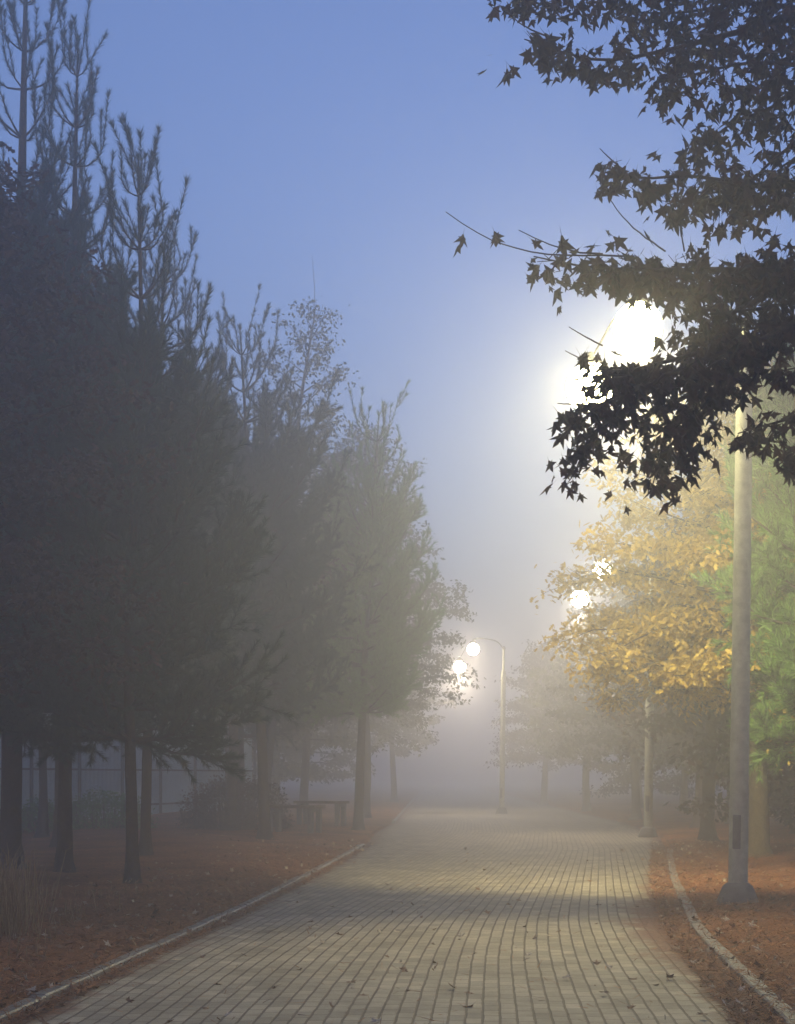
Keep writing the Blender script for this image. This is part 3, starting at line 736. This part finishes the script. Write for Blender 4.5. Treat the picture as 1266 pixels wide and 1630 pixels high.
# ------------------------------------------------------------------ hedge, shrubs, benches
def bush(name, label, x, y, sx, sy, h, seed, leaf, n, ls, rz=0, cat='hedge'):
    rng = np.random.default_rng(seed); z0 = float(hump(np.array([x]), np.array([y]))[0]) - .03
    root = thing(name, label, cat, (x, y, z0), rz)
    m = MB()
    for k in range(int(n / 60)):
        a = rng.uniform(-1, 1) * .85; b = rng.uniform(-1, 1) * .85
        hh = h * (1 - .5 * a * a) * (1 - .4 * b * b) * rng.uniform(.7, 1)
        m.tube([(a * sx * .8, b * sy * .8, 0), (a * sx * .9 + rng.normal() * .05, b * sy * .9, hh * .6), (a * sx + rng.normal() * .08, b * sy + rng.normal() * .08, hh)], [.012, .008, .003], 4, 0, cap=False)
    m.build('stem', M['twig'], root)
    p = rng.normal(size=(n, 3)); p = norm(p) * rng.uniform(.45, 1, (n, 1)) ** .4
    p[:, 2] = np.abs(p[:, 2])
    bump = 1 + .13 * np.sin(p[:, 0] * 9 + seed) * np.cos(p[:, 1] * 7) + .05 * rng.normal(size=n)
    p = p * np.array([sx, sy, h]) * bump[:, None]; p[:, 2] = np.maximum(p[:, 2], .04)
    m = MB(); m.shape(OVAL[0], OVAL[1], p, rand_rot(rng, n, -.3, 1.0), ls * rng.uniform(.6, 1.2, n), 0); m.build('foliage', M[leaf], root)
    return root
bush('hedge', 'low rounded reddish-brown hedge left of the benches', -4.35, 40.5, 1.55, 1.2, 1.45, 71, 'hedge', 9000, .09)
bush('green_shrub', 'low green shrub glowing between the two left pine trunks', -7.4, 38, 1.3, .9, .95, 72, 'shrub', 4500, .09, cat='shrub')
bush('green_shrub', 'small dark green shrub near the thin forked tree at far left', -8.6, 36.5, .8, .7, .8, 73, 'shrub', 2500, .09, cat='shrub')

def bench(label, x, y, rz):
    z0 = float(hump(np.array([x]), np.array([y]))[0])
    root = thing('park_bench', label, 'bench', (x, y, z0), rz, 'benches beside the path')
    m = MB()
    for k in range(4): m.box((-.21 + k * .14, 0, .645), (.128, 1.5, .07))
    m.build('seat', M['wood'], root)
    for sy in (-.6, .6):
        m = MB()
        for sx in (-.2, .2): m.box((sx, sy, .29), (.1, .12, .635))
        m.box((0, sy, .565), (.3, .1, .085)); m.build('leg', M['footing'], root)
    return root

def sheet_fence(p0, p1, h):
    d = np.array(p1) - np.array(p0); L = np.linalg.norm(d); rz = math.atan2(d[1], d[0])
    root = thing('sheet_fence', 'pale blue-green corrugated sheet fence behind the trunks at left', 'fence', (p0[0], p0[1], 0), rz)
    n = int(L / .07); xs = np.linspace(0, L, n); w = .022 * np.sign(np.sin(xs * 2 * np.pi / .28)) * np.minimum(1, np.abs(np.sin(xs * 2 * np.pi / .28)) * 1.6)
    m = MB(); zs = np.array([.05, h])
    V_ = np.stack([np.stack([xs, w + yy, 0 * xs + z], -1) for yy, z in ((-.012, .05), (-.012, h), (.012, h), (.012, .05))], 1)
    i_, j_ = np.meshgrid(np.arange(n - 1), np.arange(4), indexing='ij'); j2 = (j_ + 1) % 4
    m.add(V_.reshape(-1, 3), np.stack([i_ * 4 + j_, (i_ + 1) * 4 + j_, (i_ + 1) * 4 + j2, i_ * 4 + j2], -1).reshape(-1, 4))
    m.build('panel', M['sheet'], root)
    for z in (.5, h * .5, h - .25):
        m = MB(); m.box((L / 2, -.075, z), (L, .05, .06)); m.build('rail', M['metal_dark'], root)
    for q in np.arange(0, L + .1, L / 10):
        m = MB(); m.box((q, -.14, h / 2), (.08, .08, h + .1)); m.build('post', M['metal_dark'], root)
    return root
M['sheet'] = mat('painted_sheet', (0.52, 0.66, 0.72), 0.6, noise_scale=1.5, col2=(0.38, 0.50, 0.53))
sheet_fence((-14.5, 34), (-6.0, 62), 3.4)
bx_, by_ = -2.42, 38.6
bench('nearer of two backless benches left of the path', -2.6, 38.0, R(62))
bench('farther of two backless benches left of the path', -2.15, 42.6, R(66))

# ------------------------------------------------------------------ litter, fallen leaves, dry grass
rng = np.random.default_rng(5)
def scatter(n, ymin, ymax, fx, jitter_z=.01):
    y = ymin + (ymax - ymin) * rng.uniform(size=n) ** 1.6
    x, keep = fx(y)
    keep &= ~(((x < fl(y) + .03) & (x > fl(y) - .16) | (x > fr_(y) - .03) & (x < fr_(y) + .16)) & (rng.uniform(size=n) < .62))
    x, y = x[keep], y[keep]
    z = np.where((x > fl(y)) & (x < fr_(y)), 0.008, hump(x, y) + .02)
    z = np.where((x < fl(y)) & (x > fl(y) - .13) & (y < 32), .057, z); z = np.where((x > fr_(y)) & (x < fr_(y) + .13) & (y < 30), .057, z)
    return np.stack([x, y, z + rng.uniform(0, jitter_z, len(x))], -1)
def flat_rot(n, tilt=.35):
    az = rng.uniform(0, 6.283, n); y = np.stack([np.cos(az), np.sin(az), rng.normal(size=n) * tilt], -1); y = norm(y)
    up = norm(np.array([0, 0, 1.0]) + rng.normal(size=(n, 3)) * tilt); x = norm(np.cross(y, up)); return np.stack([x, y, np.cross(x, y)], -1)
CURL = (STAR[0] * np.array([1, 1, 1.0]) + np.stack([0 * STAR[0][:, 0], 0 * STAR[0][:, 0], .9 * STAR[0][:, 0] ** 2 + .25 * (STAR[0][:, 1] - .35) ** 2], -1), STAR[1])
def left_bed(y): d = rng.exponential(1.1, len(y)); return fl(y) - d + .15, d < 7
def on_path(y): return fl(y) + (fr_(y) - fl(y)) * rng.uniform(size=len(y)), y > 0
def right_bed(y): d = rng.exponential(1.0, len(y)); return fr_(y) + d - .3, d < 6
mb = MB()
for fx, n in ((left_bed, 1100), (right_bed, 1700), (on_path, 120)):
    P = scatter(n, 8.3, 34, fx, .02); mb.shape(CURL[0], CURL[1], P, flat_rot(len(P), .4), rng.uniform(.05, .11, len(P)), 0)
    P = scatter(n // 3, 8.3, 34, fx, .03); mb.shape(CURL[0], CURL[1], P, flat_rot(len(P), .6), rng.uniform(.05, .10, len(P)), 1)
tag(mb.build('fallen_leaves', [M['leaf_fallen'], M['leaf_pale']]), 'brown fallen leaves strewn over the litter beds and along the kerbs', 'leaves', kind='stuff')
mb = MB()      # pine needle straw lying on the beds and spilling over the kerbs
for fx, n in ((left_bed, 44000), (right_bed, 44000), (on_path, 900)):
    P = scatter(n, 8.3, 30, fx, .03); k = len(P); rt = flat_rot(k, .28)
    v = np.array([[-.5, 0, 0], [.5, 0, 0], [0, 1, 0]], float)
    mb.shape(v, np.array([[0, 1, 2]]), P, rt, np.stack([rng.uniform(.004, .009, k), rng.uniform(.06, .18, k), np.ones(k)], -1), 0)
tag(mb.build('pine_needle_litter', M['litter_needle']), 'reddish pine needle litter covering the beds beside the path', 'litter', kind='stuff')
mb = MB()
def tuft(cx, cy, n, h, r):
    b = np.stack([cx + rng.normal(size=n) * r, cy + rng.normal(size=n) * r, np.zeros(n)], -1); b[:, 2] = hump(b[:, 0], b[:, 1])
    for p in b:
        a = rng.uniform(0, 6.28); l = h * rng.uniform(.4, 1.1); o = rng.uniform(.15, .75) * l
        d = np.array([math.cos(a), math.sin(a), 0]); w = np.array([-d[1], d[0], 0]) * .004
        q1, q2 = p + d * o * .35 + [0, 0, l * .62], p + d * o + [0, 0, l * rng.uniform(.55, .95)]
        mb.add([p - w, p + w, q1 + w * .8, q1 - w * .8, q2], [[0, 1, 2], [0, 2, 3], [3, 2, 4]])
tuft(-3.5, 13.3, 200, .95, .16); tuft(-3.8, 14.2, 200, 1.0, .2); tuft(-4.5, 16.5, 90, .7, .3)
for _ in range(60): tuft(rng.uniform(-5.5, -2.95), rng.uniform(9.5, 19), 9, rng.uniform(.12, .3), .12)
tag(mb.build('dry_grass', M['straw']), 'pale dry grass tufts at the left edge of the litter bed', 'grass', kind='stuff')

leaf0 = None
SPOTS = [(755, 1586, 0), (893, 1560, 1), (690, 1533, 0), (765, 1420, 0), (735, 1496, 1), (872, 1493, 1), (607, 1627, 1), (678, 1352, 1), (650, 1350, 0), (770, 1385, 1), (990, 1340, 1), (1045, 1562, 1), (1050, 1570, 1), (320, 1525, 0), (205, 1530, 0), (345, 1570, 0), (1000, 1375, 1), (560, 1470, 0), (480, 1545, 0), (830, 1350, 1)]
for k, (px, py, pale) in enumerate(SPOTS):
    x, y = gnd(px, py)
    if leaf0 is None or k == 1 or True:
        m = MB(); s_ = rng.uniform(.07, .11); m.shape(CURL[0], CURL[1], np.zeros((1, 3)), flat_rot(1, .35), np.array([s_]), 0)
        o = m.build('fallen_leaf', M['leaf_pale'] if pale else M['leaf_fallen'], None, (0, 0, 0))
    o.location = (x, y, .018)
    tag(o, 'pale dry leaf lying alone on the brick path' if pale else 'brown curled leaf lying alone on the brick path', 'leaf', 'single leaves on the bricks')

# ------------------------------------------------------------------ the foggy air
me = bpy.data.meshes.new('haze'); hz = bpy.data.objects.new('haze', me); COL.objects.link(hz)
x, y0, y1, zb, zt = 320, -70, 320, -1.2, 15.6
v = [(a, b, c) for c in (zb, zt) for b in (y0, y1) for a in (-x, x)]
me.from_pydata(v, [], [(0, 2, 3, 1), (4, 5, 7, 6), (0, 1, 5, 4), (2, 6, 7, 3), (0, 4, 6, 2), (1, 3, 7, 5)])
hm = bpy.data.materials.new('haze'); hm.use_nodes = True; n, l = hm.node_tree.nodes, hm.node_tree.links
n.remove(n['Principled BSDF'])
pv = n.new('ShaderNodeVolumePrincipled'); pv.inputs['Color'].default_value = (0.97, 0.97, 0.97, 1)
pv.inputs['Density'].default_value = HAZE_DENSITY; pv.inputs['Anisotropy'].default_value = 0.74
pv.inputs['Density Attribute'].default_value = ''; pv.inputs['Temperature Attribute'].default_value = ''
l.new(pv.outputs[0], n['Material Output'].inputs['Volume']); me.materials.append(hm)
tag(hz, kind='stuff')
